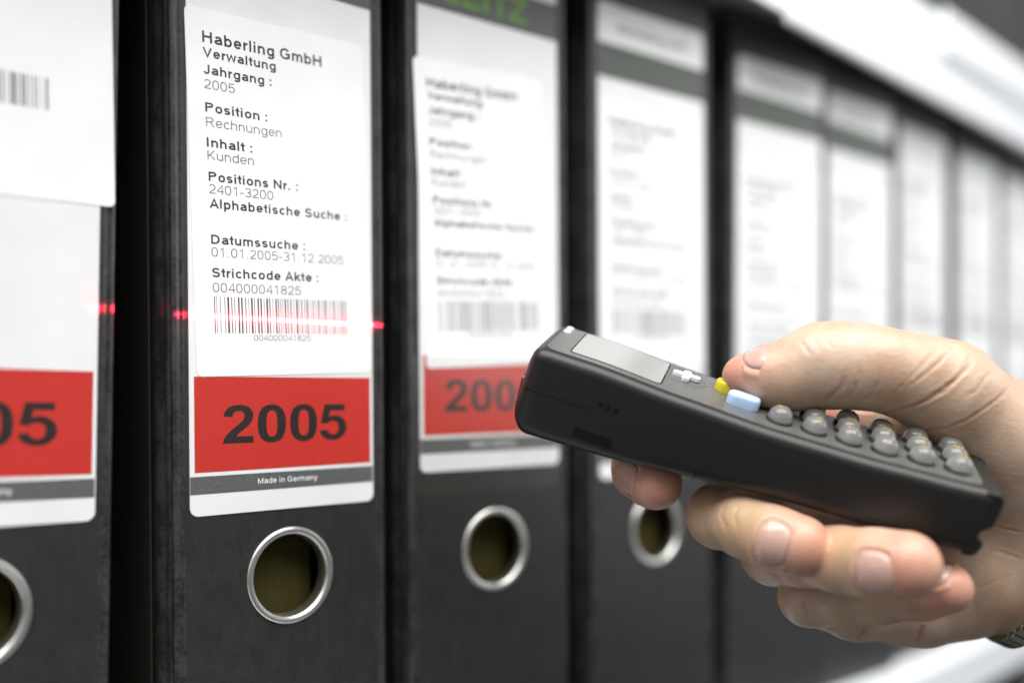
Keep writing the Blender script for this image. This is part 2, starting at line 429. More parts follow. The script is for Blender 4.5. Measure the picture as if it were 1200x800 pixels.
def label_parts(root, y, lift, header=2):
    """the long printed card on the spine; lift shifts it up"""
    z = lambda h: to_local(h+lift)
    card = obj('label_card', mesh_of('label_card', *sheet(rrect(-30, 30, z(-32.4), z(149), 2.4), y, 0.22), M_label), root)
    y -= 0.22
    o = obj('red_panel', mesh_of('red_panel', *sheet(rrect(-28.6, 29.0, z(-20.4), z(6.0), 0.05, 1), y, 0.05), M_red), card)
    o = obj('grey_band', mesh_of('grey_band', *sheet(rrect(-29.95, 29.75, z(-26.4), z(-21.5), 0.05, 1), y, 0.05), M_grey), card)
    mb = MB(); text(mb, 'Made in Germany', -9.6, z(-24.55), 9.9, 1.6, False, y-0.09, t=.15)
    obj('printed_text', mb.mesh('printed_text', M_white, fix=False), card)
    # digits 2005
    xs = (-20.3, -9.9, 0.55, 10.5)
    for ch, x0 in zip('2005', xs):
        obj('digit', mesh_of('digit', *digit(ch, x0, z(-12.7), 9.4, 10.8, y-0.05), M_black), card)
    if header:
        obj('header_band', mesh_of('header_band', *sheet(rrect(-29.95, 29.95, z(120.4), z(133.6), 0.05, 1), y, 0.05), M_grey), card)
        mb = MB(); text(mb, 'LEITZ', -19, z(123.4), 17, 8.6, True, y-0.09)
        obj('header_letters', mb.mesh('header_letters', M_green if header == 2 else M_green2, fix=False), card)
        mb = MB(); text(mb, 'Buchhaltung 2005', -19, z(139), 19, 3.0, True, y-0.06)
        obj('printed_text', mb.mesh('printed_text', M_inkr, fix=False), card)
    return card

LINES = [  # text, x0, base, x1, cap, bold   (sticker frame: origin = lower left of the sticker text area)
 ('Haberling GmbH', 0, 0.0, 37.8, 2.85, 1), ('Verwaltung', 0, -3.95, 22.4, 2.35, 1), ('Jahrgang :', .1, -8.6, 20.8, 2.35, 1), ('2005', .1, -12.6, 9.2, 2.3, 0),
 ('Position :', .2, -19.0, 19.1, 2.35, 1), ('Rechnungen', .3, -23.0, 23.6, 2.3, 0), ('Inhalt :', .3, -28.6, 14.0, 2.35, 1), ('Kunden', .4, -32.1, 14.4, 2.3, 0),
 ('Positions Nr. :', .5, -38.0, 28.4, 2.35, 1), ('2401-3200', .5, -41.4, 20.2, 2.3, 0), ('Alphabetische Suche :', .5, -45.4, 45.0, 2.35, 1),
 ('Datumssuche :', .6, -55.3, 30.2, 2.35, 1), ('01.01.2005-31.12.2005', .6, -58.8, 43.4, 2.3, 0), ('Strichcode Akte :', .6, -64.5, 34.4, 2.35, 1), ('004000041825', .6, -68.6, 28.3, 2.3, 0)]
BARS = [(110, 6), (122, 3), (142, 4), (168, 4), (187, 12), (207, 6), (223, 4), (247, 10), (265, 10), (287, 6), (305, 3), (323, 12), (338, 4), (360, 10), (377, 10), (395, 3), (413, 12), (429, 7), (447, 3), (467, 10), (481, 6), (495, 4), (507, 3), (523, 10), (539, 6), (557, 8), (575, 3), (595, 12), (609, 3), (625, 7), (645, 5), (661, 10), (680, 3), (697, 6), (713, 4), (733, 10), (752, 3), (764, 4), (778, 10), (797, 3), (812, 4), (833, 10), (853, 3), (866, 4), (886, 11), (908, 9)]
def sticker(root, cx, ch, rot, y, posn, code, w=57.4, h=101.2, ink=None, dat='01.01.2005-31.12.2005', lines=True, pshift=0.0, bup=0.0, bh=10.1):
    """the white stuck-on slip; local x,z centred on the slip"""
    n = len(rrect(-1, 1, -1, 1, 0.5))
    out = rrect(-w/2, w/2, -h/2, h/2, [1.6, 1.6, 1.6, 1.6])
    nz = 14
    # bent card: grid clipped to the rounded outline would be costly; use strips between the arcs
    v, f = sheet(out, 0, 0.12)
    o = obj('sticker', mesh_of('sticker', v, f, M_sticker), root, (cx, y, to_local(ch)), (0, -R(rot), 0))
    bold = MB(); thin = MB()
    x0 = -w/2+5.1+pshift; z0 = h/2-9.2
    for body, a, b, c, cap, bd in (LINES if lines else []):
        cap *= 1.10
        if body == '2401-3200': body = posn
        if body == '004000041825': body = code
        if body.startswith('01.01'): body = dat
        text(bold if bd else thin, body, x0+a-0.2, z0+b, x0+c-0.2, cap, bool(bd), -0.15)
    text(thin, code, x0+12.4, z0-72.0+bup-bh, x0+30.9, 1.7, False, -0.15)
    ob = obj('bold_print', bold.mesh('bold_print', ink or M_inkb, fix=False), o)
    ot = obj('thin_print', thin.mesh('thin_print', ink or M_inkr, fix=False), o)
    bar = MB(); bx0 = x0+0.6; sx = 43.0/(913-107)
    shift = int(code[-2:]) % 7
    for i, (p, wd_) in enumerate(BARS):
        if code != '004000041825': wd_ = BARS[(i*5+shift) % len(BARS)][1]
        x = bx0+(p-107)*sx; ww = wd_*sx*0.78
        bar.add(sheet([(x-ww/2, z0-69.9+bup-bh), (x+ww/2, z0-69.9+bup-bh), (x+ww/2, z0-69.9+bup), (x-ww/2, z0-69.9+bup)], -0.12, 0.03))
    obj('barcode', bar.mesh('barcode', M_inkb, fix=False), o)
    return o

def binder(x, z, yaw, label, lean=0.0, base=BASE, full=True, group='black ring binders standing in a row on the shelf'):
    """x, z: centre of the spine in the ground plane; yaw: direction of the spine's width"""
    lx = -math.tan(R(lean))*(0-base)           # keep it in place at eye height
    c, s = math.cos(R(yaw)), math.sin(R(yaw))
    m = Matrix.Translation(W((x+lx*c, z+lx*s, base+abs(math.sin(R(lean)))*36))) @ Matrix.Rotation(R(yaw), 4, 'Z') @ Matrix.Rotation(R(lean), 4, 'Y')
    r = empty('ring_binder', m)
    tag(r, label, 'ring binder', group)
    S, F1, F2, C1, C2, G, P, Q = BM
    obj('spine', S, r); obj('spine_fold', F1, r); obj('spine_fold', F2, r)
    obj('cover', C1, r); obj('cover', C2, r)
    obj('finger_ring', G, r, (HOLE[0], -0.02, HOLE[1]))
    obj('paper_block', P, r)
    if full: obj('register_sheets', Q, r)
    return r

b0 = binder(-129.5, 240, 42.5, 'black binder at the left edge, its large white slip hanging past the label corner', 0.9)
label_parts(b0, -0.03, 0.9, 2)
sticker(b0, 3.6, 99.6, 1.8, -0.28, '1601-2400', '004000041817', w=57.4, lines=False, pshift=-7.6, bup=8.2, bh=7.9)
b1 = binder(-66, 295, 42.2, 'black binder with the sharp white slip whose barcode the red laser line crosses', -0.5)
label_parts(b1, -0.03, 0.0)
sticker(b1, -0.5, 57.3, 1.6, -0.28, '2401-3200', '004000041825')
b2 = binder(-6.7, 347, 38.6, 'black binder with clear tape over its label foot, behind the scanner head', -0.5)
label_parts(b2, -0.03, 8.2)
sticker(b2, -2.4, 61.6, 2.6, -0.28, '3201-4000', '004000041833', w=54.5)
tp = MB(); tp.add(sheet(rrect(-33.2, 29.4, to_local(-32.0), to_local(14.0), .3, 2), -0.46, 0.06))
obj('clear_tape', tp.mesh('clear_tape', M_tape), b2)
b3 = binder(56.5, 400, 38.5, 'black binder with its finger ring just below the scanner and index finger', -0.4)
label_parts(b3, -0.03, 1.8, 1)
sticker(b3, -0.3, 63.5, 0.6, -0.28, '4001-4800', '004000041841', w=57.5, ink=M_inkb)
b4 = binder(122.5, 462, 37, 'black binder rising behind the thumb, right of a dark gap', 0.5)
label_parts(b4, -0.03, 2.5, 1)
sticker(b4, 0.2, 55.0, 0.8, -0.28, '4801-5600', '004000041858', w=58, ink=M_inkb)
b5 = binder(177, 513, 40.5, 'blurred black binder with a pale green print band, above the thumb knuckle', 0.3)
label_parts(b5, -0.03, 2.5, 1)
sticker(b5, 0.0, 57.0, 0.4, -0.28, '5601-6400', '004000041866', w=58.5, ink=M_inkb)
b6 = binder(233, 571, 44, 'blurred black binder left of the wide dark gap at the right', 0)
label_parts(b6, -0.03, 2.0, 0)
sticker(b6, 0.3, 74.0, 0.3, -0.28, '6401-7200', '004000041874', w=58.5, h=110)
b7 = binder(291, 630, 44, 'blurred black binder right of the wide dark gap, above the wrist', 0)
label_parts(b7, -0.03, 1.0, 0)
sticker(b7, 0.2, 75.0, -0.3, -0.28, '7201-8000', '004000041882', w=58.5, h=110)
b8 = binder(346, 687, 44, 'blurred black binder cut off by the right edge of the view', 0)
label_parts(b8, -0.03, 1.0, 0)
sticker(b8, 0.0, 73.0, 0.2, -0.28, '8001-8800', '004000041890', w=58.5, h=110)

# ------------------------------------------------------------------ the shelf
SH_YAW = 45.7
shm = Matrix.Translation(W((176, 512, 0))) @ Matrix.Rotation(R(SH_YAW), 4, 'Z')
shelf = empty('steel_shelf', shm)       # local x along the row, -y towards the aisle, z from eye height
tag(shelf, 'white enamelled steel shelf with stepped front rails carrying the black binders', 'shelf')
def extrude_x(prof, x0, x1, name, m, parent, r=0.0):
    n = len(prof); v = [(x0, y, z) for y, z in prof]+[(x1, y, z) for y, z in prof]
    f = [tuple(range(n)), tuple(range(2*n-1, n-1, -1))]+[(i, (i+1) % n, (i+1) % n+n, i+n) for i in range(n)]
    o = obj(name, fixn(mesh_of(name, v, f, m)), parent)
    if r:
        md = o.modifiers.new('bevel', 'BEVEL'); md.width = r*MM; md.segments = 3; md.limit_method = 'ANGLE'; md.angle_limit = R(25)
    return o
X0, X1 = -620, 620
# upper shelf: board, folded fascia, clip-on rail that starts part way along
extrude_x([(-12, 178), (300, 178), (300, 181), (-12, 181)], X0, X1, 'shelf_board', M_steel, shelf)
extrude_x([(-14, 165), (-12, 165), (-12, 210), (-6, 210), (-6, 212), (-12.4, 212), (-15.5, 209), (-15.5, 184), (-14, 181)], X0, X1, 'front_fascia', M_steel, shelf, .6)
extrude_x([(-17.0, 160), (-14.1, 160), (-14.1, 180), (-16.0, 180), (-17.6, 177), (-17.6, 162)], -100, X1, 'label_rail', M_steel2, shelf, .8)
extrude_x([(-18.2, 188), (-15.6, 188), (-15.6, 213.5), (-17, 213.5), (-18.2, 211)], 68, X1, 'label_rail', M_steel2, shelf, .8)
# lower shelf
extrude_x([(-12, -146), (300, -146), (300, -143), (-12, -143)], X0, X1, 'shelf_board', M_steel, shelf)
extrude_x([(-15, -146.2), (-12.1, -143), (-12.1, -170), (-15, -170)], X0, X1, 'front_fascia', M_steel, shelf, .5)
mb = MB(); mb.box(X0, X1, 300.5, 303, -420, 520)
obj('back_panel', mb.mesh('back_panel', M_panel), shelf)

# rows above and below, only their edges come into the view
def far_binder(k, base, off, label, group):
    d = Vector((math.cos(R(45.7)), math.sin(R(45.7)))); nrm = Vector((d.y, -d.x))
    p = Vector((176, 512))+d*k+nrm*off
    binder(p.x, p.y, 45.7, label, 0, base, False, group)
for k, w_ in ((28, 'leftmost'), (107, 'second from the left'), (186, 'third from the left'), (266, 'rightmost')):
    far_binder(k, 213.5, -6, 'blurred grey binder foot above the upper shelf rail, ' + w_, 'binders on the shelf above')
for k, w_ in ((90, 'leftmost'), (170, 'middle'), (250, 'rightmost')):
    far_binder(k, -480, -6, 'dark binder top under the lower shelf rail, ' + w_ + ' of its row', 'binders on the shelf below')

# ------------------------------------------------------------------ hand-held barcode scanner
SA = Vector((0.93647585, -0.17809049, -0.30215353)); SW = Vector((0.26257014, 0.92714072, 0.26733314)); SN = SA.cross(SW)
SO = Vector((6.5, 272, 13.4))
sm = Matrix.Identity(4)
for i, ax in enumerate((SA, SW, SN)):
    for j in range(3): sm[j][i] = ax[j]
sm.translation = Vector(W(SO))
scanner = empty('barcode_scanner', sm)   # local x from head to tail, y across (0 = side facing the lens), z off the key face
tag(scanner, 'black hand-held barcode scanner with grey screen and domed keys, held in the hand', 'barcode scanner')

M_shell = mat('black_shell', (0.014, 0.014, 0.013), 0.38, spec=0.45)
bump(M_shell, noise(M_shell, 2600, 2).outputs[0], 0.22, 0.0001)
M_face = mat('grey_black_face', (0.10, 0.10, 0.096), 0.27, spec=0.55)
bump(M_face, noise(M_face, 2200, 2).outputs[0], 0.06, 0.0001)
M_gap = mat('black_gap', (0.004, 0.004, 0.004), 0.7, spec=0.25)
M_lcd = mat('screen_glass', (0.27, 0.28, 0.27), 0.2, spec=0.5, coat=0.15)
M_yellow = mat('yellow_key', (0.62, 0.52, 0.02), 0.35)
M_blue = mat('pale_blue_key', (0.42, 0.56, 0.78), 0.35, spec=0.5)
M_whitekey = mat('white_arrow_key', (0.72, 0.73, 0.73), 0.35)
M_dome = mat('clear_key_dome', (0.74, 0.74, 0.72), 0.07, trans=0.82, ior=1.45)
M_keybase = mat('dark_key_base', (0.03, 0.03, 0.028), 0.35)
M_gold = mat('yellow_key_print', (0.40, 0.29, 0.06), 0.4)
M_glass = mat('scan_window_glass', (0.25, 0.01, 0.01), 0.08, spec=0.6)

def interp(x, tab):
    for (x0, v0), (x1, v1) in zip(tab, tab[1:]):
        if x <= x1:
            t = max(0, (x-x0)/(x1-x0)); t = t*t*(3-2*t)*0.4+t*0.6; return v0+(v1-v0)*t
    return tab[-1][1]
ZT = [(-4, .2), (0, .2), (16, .0), (40, -1.5), (64, -2.5), (88, -2.2), (108, -1.2), (126, 0)]
ZB = [(-4, -25.6), (2, -25.7), (24, -25.0), (48, -22.8), (70, -21.0), (90, -20.3), (104, -19.9), (126, -18.6)]
WD = [(-4, 34), (40, 35), (70, 34), (126, 32)]
def ztop(x): return interp(x, ZT)
def corner_poly(y0, y1, z0, z1, rs, n=7):
    """rs: radii at (y0,z1) near top, (y1,z1) far top, (y1,z0), (y0,z0)"""
    pts = []
    for (cy, cz, a0, r, sy, sz) in ((y0, z1, 180, rs[0], 1, -1), (y1, z1, 90, rs[1], -1, -1), (y1, z0, 0, rs[2], -1, 1), (y0, z0, -90, rs[3], 1, 1)):
        for k in range(n+1):
            a = R(a0-90*k/n); pts.append((cy+sy*r+r*math.cos(a), cz+sz*r+r*math.sin(a)))
    return pts
def loft(sections, name, m, parent):
    v = []; n = len(sections[0][1])
    for x, sec in sections:
        for k, p in enumerate(sec): v.append(((x(p[1]) if callable(x) else x), p[0], p[1]))
    f = []
    for i in range(len(sections)-1):
        for k in range(n): f.append((i*n+k, i*n+(k+1) % n, (i+1)*n+(k+1) % n, (i+1)*n+k))
    f.append(tuple(range(n))); f.append(tuple((len(sections)-1)*n+k for k in range(n)))
    o = obj(name, fixn(mesh_of(name, v, f, m)), parent); weighted(o, 50); return o
secs = []
def bulge(x0):        # the nose leans: its upper edge lies back, the middle bulges forward
    return lambda z: x0-1.9*math.exp(-((z+14)/8.5)**2)+0.9*max(0, (-z-20)/6)**2
for x, ins, rr in ((-0.9, 3.2, 2.0), (-0.55, 1.6, 2.4), (0.1, .7, 2.8), (1.0, .2, 3.0), (2.2, 0, 3.1)):
    q = corner_poly(ins, interp(x, WD)-ins, ZB[1][1]+ins*1.3, ztop(x)-ins, (rr, rr, rr+1, rr+1.6))
    secs.append((bulge(x), q))
for k in range(1, 61):
    x = 2.2+(121.5-2.2)*k/60
    secs.append((x if k > 3 else bulge(x) if k < 2 else (lambda z, x=x, k=k: x-(4-k)/4*1.2*math.exp(-((z+14)/8.5)**2)), corner_poly(0, interp(x, WD), interp(x, ZB), ztop(x), (3.1, 3.1, 4.1, 4.4 if x > 30 else 4.7))))
shell = loft(secs, 'shell', M_shell, scanner)
# tail cap with its finger notch
def profile_y(prof, y0, y1, name, m, parent, bev=0.6):
    n = len(prof); v = [(x, y0, z) for x, z in prof]+[(x, y1, z) for x, z in prof]
    f = [tuple(range(n)), tuple(range(2*n-1, n-1, -1))]+[(i, (i+1) % n, (i+1) % n+n, i+n) for i in range(n)]
    o = obj(name, fixn(mesh_of(name, v, f, m)), parent)
    md = o.modifiers.new('bevel', 'BEVEL'); md.width = bev*MM; md.segments = 3; md.limit_method = 'ANGLE'; md.angle_limit = R(30)
    return o
profile_y([(120.0, -.5), (122.6, -.25), (123.9, -.7), (124.6, -1.8), (124.7, -5), (124.3, -9.4), (122.6, -10.9), (121.9, -11.9), (122.3, -13.0), (123.7, -13.6), (124.0, -15.2), (123.4, -17.2), (122.2, -18.4), (120.0, -18.7)], 0.35, 31.6, 'tail_cap', M_shell, scanner, .7)

def top_sheet(outline, dz, th, name, m, parent, grid=2.0, dome=0.0):
    """plate that follows the curved key face, outline in (x, y)"""
    bm = bmesh.new()
    vs = [bm.verts.new((x, y, 0)) for x, y in outline]
    bm.faces.new(vs)
    xs = [p[0] for p in outline]; ys = [p[1] for p in outline]
    x = min(xs)+grid
    while x < max(xs)-0.3:
        g = bm.verts[:]+bm.edges[:]+bm.faces[:]
        bmesh.ops.bisect_plane(bm, geom=g, plane_co=(x, 0, 0), plane_no=(1, 0, 0)); x += grid
    r = bmesh.ops.extrude_face_region(bm, geom=bm.faces[:])
    top = [e for e in r['geom'] if isinstance(e, bmesh.types.BMVert)]
    ts = set(top)
    for v in bm.verts: v.co.z = ztop(v.co.x)+dz-(0 if v in ts else th)
    for v in bm.verts: v.co *= MM
    bmesh.ops.recalc_face_normals(bm, faces=bm.faces)
    me = bpy.data.meshes.new(name); bm.to_mesh(me); bm.free(); me.materials.append(m)
    o = obj(name, me, parent); weighted(o, 40); return o
def rr2(x0, x1, y0, y1, r, n=5): return rrect(x0, x1, y0, y1, r, n)
plate = top_sheet(rr2(1.6, 119.5, 3.3, 31.2, 3.0), 0.16, 0.5, 'face_plate', M_face, scanner)
top_sheet(rr2(8.0, 34.6, 6.4, 30.6, 1.4), 0.22, 0.2, 'screen_gap', M_gap, plate)
top_sheet(rr2(8.4, 34.2, 6.8, 30.2, 1.2), 0.30, 0.3, 'screen', M_lcd, scanner)
# arrow key in its round pocket
pk = lathe([(6.3, 0.12), (5.9, 0.32), (5.4, 0.1), (5.0, 0.02), (0.01, 0.02)], 40)
PX, PY = 40.0, 21.0
o = obj('key_pocket', fixn(mesh_of('key_pocket', [(x, z, y+0.0) for x, y, z in pk[0]], pk[1], M_face, True)), scanner, (PX, PY, ztop(PX)+.05), (0, R(2), 0))
ak = MB(); ak.add(sheet(rrect(-4.0, 4.0, -1.15, 1.15, .9), 0, 1.5)); ak.add(sheet(rrect(-1.15, 1.15, -4.0, 4.0, .9), 0.01, 1.45))
me = ak.mesh('arrow_key', M_whitekey)
o = obj('arrow_key', me, scanner, (PX, PY, ztop(PX)+.1), (R(-90), 0, R(0)))
md = o.modifiers.new('bevel', 'BEVEL'); md.width = .35*MM; md.segments = 3; md.limit_method = 'ANGLE'
def capsule_key(cx, cy, lx, ly, h, m, name):
    out = []
    prof = [(1.0, 0), (1.0, h*.72), (.93, h*.9), (.8, h*.985), (.55, h), (.02, h)]
    ol = rrect(-lx/2, lx/2, -ly/2, ly/2, ly/2*.92, 8); n = len(ol); v = []; f = []
    for s_, z in prof:
        ins = (1-s_)*ly/2
        for x, y in ol:
            k = max(abs(x)/(lx/2), 0)
            v.append((x*(1-ins/(lx/2)) if s_ > .5 else x*s_*1.0, y*s_, z))
    for i in range(len(prof)-1):
        for k in range(n): f.append((i*n+k, i*n+(k+1) % n, (i+1)*n+(k+1) % n, (i+1)*n+k))
    f.append(tuple((len(prof)-1)*n+k for k in range(n)))
    return obj(name, fixn(mesh_of(name, v, f, m, True)), scanner, (cx, cy, ztop(cx)+.1))
capsule_key(56.8, 14.0, 9.0, 5.2, 3.4, M_blue, 'blue_key')
capsule_key(52.6, 22.6, 8.6, 5.6, 3.2, M_yellow, 'yellow_key')
# three rows of clear domed keys
kb = lathe([(3.6, 0), (3.6, .7), (3.4, .9), (.01, .9)], 28)
KB = fixn(mesh_of('number_key', [(x, z, y) for x, y, z in kb[0]], kb[1], M_keybase, True))
dm = lathe([(3.3, .95), (3.2, 2.1), (2.8, 3.2), (2.05, 3.9), (1.0, 4.2), (.01, 4.25)], 28)
DM = fixn(mesh_of('key_dome', [(x, z, y) for x, y, z in dm[0]]+[(3.3*math.cos(2*math.pi*k/28), 3.3*math.sin(2*math.pi*k/28), .95) for k in range(28)], dm[1]+[tuple(28*6+k for k in range(28))], M_dome, True))
letters = ['1', '2', '3', '4', '5', '6', '7', '8', '9', '.', '0', '-', 'A', 'B', 'C', 'D', 'E', 'H']
for c_ in range(6):
    for r_ in range(3):
        x = 67.2+9.35*c_; y = 11.0+8.0*r_
        k = obj('number_key', KB, scanner, (x, y, ztop(x)+.1))
        obj('key_dome', DM, k)
        g = MB(); text(g, letters[c_*3+r_], -1.2, -1.6, 1.2, 3.2, True, 0)
        gm = mesh_of('key_print', [(p[0]*.8, p[2]*.8, 4.27) for p in g.v], g.f, M_gold)
        obj('key_print', gm, k, None, (0, 0, R(90)))
# side details
mb = MB(); mb.box(16.0, 27.4, -.04, .8, -20.3, -17.5); o = obj('strap_slot', mb.mesh('strap_slot', M_gap), scanner, (0, 0, 0), (0, R(1.2), 0))
for k in range(3):
    mb = MB(); mb.add(sheet(rrect(-.75, .75, -.75, .75, .6), 0, .04)); obj('status_mark', mb.mesh('status_mark', M_gap), scanner, (21+2.2*k, -.01, -9.6-.15*k))
mb = MB(); mb.box(-.3, 19.5, -.03, .3, -11.75, -11.55); obj('shell_seam', mb.mesh('shell_seam', M_gap), scanner)
mb = MB(); mb.box(50.2, 50.45, -.03, .3, -22.0, -18.4); obj('shell_seam', mb.mesh('shell_seam', M_gap), scanner)
mb = MB(); mb.add(sheet(rrect(-10, 10, -3.4, 3.4, 1.2), 0, .6))
obj('scan_window', mb.mesh('scan_window', M_glass), scanner, (-2.55, 17, -14), (0, 0, R(-90)))
sd = MB(); sd.add(([(x, z, y) for x, y, z in lathe([(1.2, 0), (1.1, .45), (.6, .7), (.01, .75)], 24)[0]], lathe([(1.2, 0), (1.1, .45), (.6, .7), (.01, .75)], 24)[1]))
me = sd.mesh('status_lamp', mat('clear_lamp', (.6, .6, .6), .1), True)
for y in (25.5, 29.5): obj('status_lamp', me, scanner, (3.2, y, ztop(3)+.1))

# the scanner's laser: a real lamp behind the window that throws a thin red fan
ll = bpy.data.lights.new('scanner_laser', 'SPOT'); ll.spot_size = R(75); ll.spot_blend = 0; ll.shadow_soft_size = 0.0
ll.energy = 1.0; ll.color = (1, 1, 1)
LS = SO+SA*(-4.6)+SW*17+SN*(-13)
PL = Vector((-109.0, 258.8, 23.4)); PR = Vector((-40.4, 318.2, 23.1))
nrm = (PL-LS).cross(PR-LS).normalized()
d1 = (PL-LS).normalized(); d2 = (PR-LS).normalized(); mid = (d1+d2).normalized()
half = math.acos(d1.dot(d2))/2
lz = -mid; ly = nrm; lx = ly.cross(lz).normalized()
lm = Matrix.Identity(4)
for i, ax in enumerate((lx, ly, lz)):
    for j in range(3): lm[j][i] = ax[j]
lm.translation = Vector(W(LS))
lo = bpy.data.objects.new('scanner_laser', ll); col.objects.link(lo); lo.matrix_world = lm
ll.use_nodes = True
N, L = ll.node_tree.nodes, ll.node_tree.links
em = N['Emission']
tc = N.new('ShaderNodeTexCoord'); sp = N.new('ShaderNodeSeparateXYZ'); L.new(tc.outputs['Normal'], sp.inputs[0])
def mth(op, a, b=None, c=None):
    n = N.new('ShaderNodeMath'); n.operation = op
    for i, q in enumerate((a, b, c)):
        if q is None: continue
        if isinstance(q, (int, float)): n.inputs[i].default_value = q
        else: L.new(q, n.inputs[i])
    return n.outputs[0]
LASER = 36.0
yy = mth('ABSOLUTE', sp.outputs[1]); xx = mth('ABSOLUTE', sp.outputs[0])
core = mth('EXPONENT', mth('MULTIPLY', mth('POWER', mth('DIVIDE', yy, 0.0068), 2.0), -1.0))
halo = mth('MULTIPLY', mth('EXPONENT', mth('MULTIPLY', mth('DIVIDE', yy, 0.020), -1.0)), 0.022)
edge = N.new('ShaderNodeMapRange'); edge.inputs[1].default_value = math.sin(half)*1.0; edge.inputs[2].default_value = math.sin(half)*1.012
edge.inputs[3].default_value = 1; edge.inputs[4].default_value = 0; L.new(xx, edge.inputs[0])
amp = mth('MULTIPLY', mth('ADD', core, halo), edge.outputs[0])
L.new(mth('MULTIPLY', amp, LASER), em.inputs['Strength'])
em.inputs['Color'].default_value = (1.0, 0.014, 0.035, 1)

# ------------------------------------------------------------------ the hand
def P(px, py, d):       # a point measured off the photograph at depth d (mm in front of the lens)
    return np.array(((px-600)/1180*d, d, (467-py)/1180*d), dtype=np.float32)
GX0, GX1, GY0, GY1, GZ0, GZ1, VS = 18.0, 196.0, 236.0, 348.0, -84.0, 32.0, 0.5
gx = np.arange(GX0, GX1, VS, dtype=np.float32); gy = np.arange(GY0, GY1, VS, dtype=np.float32); gz = np.arange(GZ0, GZ1, VS, dtype=np.float32)
def cone(F, a, ra, b, rb, k):
    """smooth-union a tapered capsule into the field F"""
    lo = np.minimum(a-ra, b-rb)-9; hi = np.maximum(a+ra, b+rb)+9
    i0, i1 = np.searchsorted(gx, [lo[0], hi[0]]); j0, j1 = np.searchsorted(gy, [lo[1], hi[1]]); k0, k1 = np.searchsorted(gz, [lo[2], hi[2]])
    X = gx[i0:i1, None, None]-a[0]; Y = gy[None, j0:j1, None]-a[1]; Z = gz[None, None, k0:k1]-a[2]
    d = b-a; L2 = float(d.dot(d))+1e-6
    t = np.clip((X*d[0]+Y*d[1]+Z*d[2])/L2, 0, 1)
    D = np.sqrt((X-t*d[0])**2+(Y-t*d[1])**2+(Z-t*d[2])**2)-(ra+(rb-ra)*(t*t*(3-2*t)))
    S_ = F[i0:i1, j0:j1, k0:k1]
    h = np.maximum(k-np.abs(S_-D), 0)/k
    F[i0:i1, j0:j1, k0:k1] = np.minimum(S_, D)-h*h*k*0.25
def field(): return np.full((len(gx), len(gy), len(gz)), 12.0, dtype=np.float32)
def chain(F, pts, k):
    for q, w in zip(pts, pts[1:]): cone(F, P(*q[:3]), q[3], P(*w[:3]), w[3], k)
def join(A, B, k):
    h = np.maximum(k-np.abs(A-B), 0)/k
    return np.minimum(A, B)-h*h*k*0.25
THUMB = [(869, 440, 283, 5.4), (898, 442, 281, 7.5), (925, 442, 280, 8.3), (957, 430, 280, 10.4), (990, 428, 280, 10.8), (1030, 432, 280, 10.6), (1072, 442, 282, 11.3), (1110, 458, 284, 13.2), (1194, 534, 293, 18.6)]
INDEX = [(768, 566, 285, 7.6), (750, 549, 292, 7.7), (800, 525, 312, 8.4), (972, 508, 326, 11.5)]
MIDDLE = [(937, 639, 264, 8.1), (905, 630, 267, 8.2), (872, 616, 274, 8.1), (843, 604, 288, 8.9), (900, 600, 305, 9.0), (1040, 600, 318, 11.5)]
RING = [(1062, 662, 251, 8.6), (1025, 660, 256, 8.5), (985, 655, 264, 8.3), (940, 650, 276, 8.3), (906, 648, 290, 8.7), (960, 648, 305, 8.8), (1080, 650, 318, 11.5)]
LITTLE = [(1110, 689, 264, 6.6), (1080, 694, 269, 6.9), (1030, 698, 278, 7.2), (985, 700, 285, 7.3), (947, 699, 292, 8.0), (1002, 711, 302, 9.4), (1080, 707, 308, 12.6), (1112, 694, 308, 13.5)]
Fp = field()
chain(Fp, [(1030, 508, 324, 12), (1090, 560, 318, 18), (1230, 600, 312, 24)], 8)
chain(Fp, [(1040, 600, 320, 12), (1100, 600, 316, 18)], 8)
chain(Fp, [(1112, 692, 308, 13.8), (1150, 672, 307, 16.5), (1232, 640, 307, 22), (1460, 700, 302, 23)], 10)
chain(Fp, [(1075, 508, 305, 11.5), (1130, 524, 300, 14), (1200, 556, 298, 19), (1250, 582, 300, 24), (1460, 630, 296, 25)], 6)
chain(Fp, [(1140, 610, 309, 17), (1230, 600, 303, 21)], 8)
chain(Fp, [(985, 488, 318, 9.0), (1080, 505, 308, 11.5)], 8)
Ft = field(); chain(Ft, THUMB, 5); Fp = join(Fp, Ft, 5)
Fi = field(); chain(Fi, INDEX, 3)
Fm = field(); chain(Fm, MIDDLE, 3)
Fr = field(); chain(Fr, RING, 3)
Fl = field(); chain(Fl, LITTLE, 3)
Ff = join(join(join(Fi, Fm, .7), Fr, .7), Fl, .9)
F = join(Fp, Ff, 3.0)
del Ft, Fi, Fm, Fr, Fl, Ff, Fp

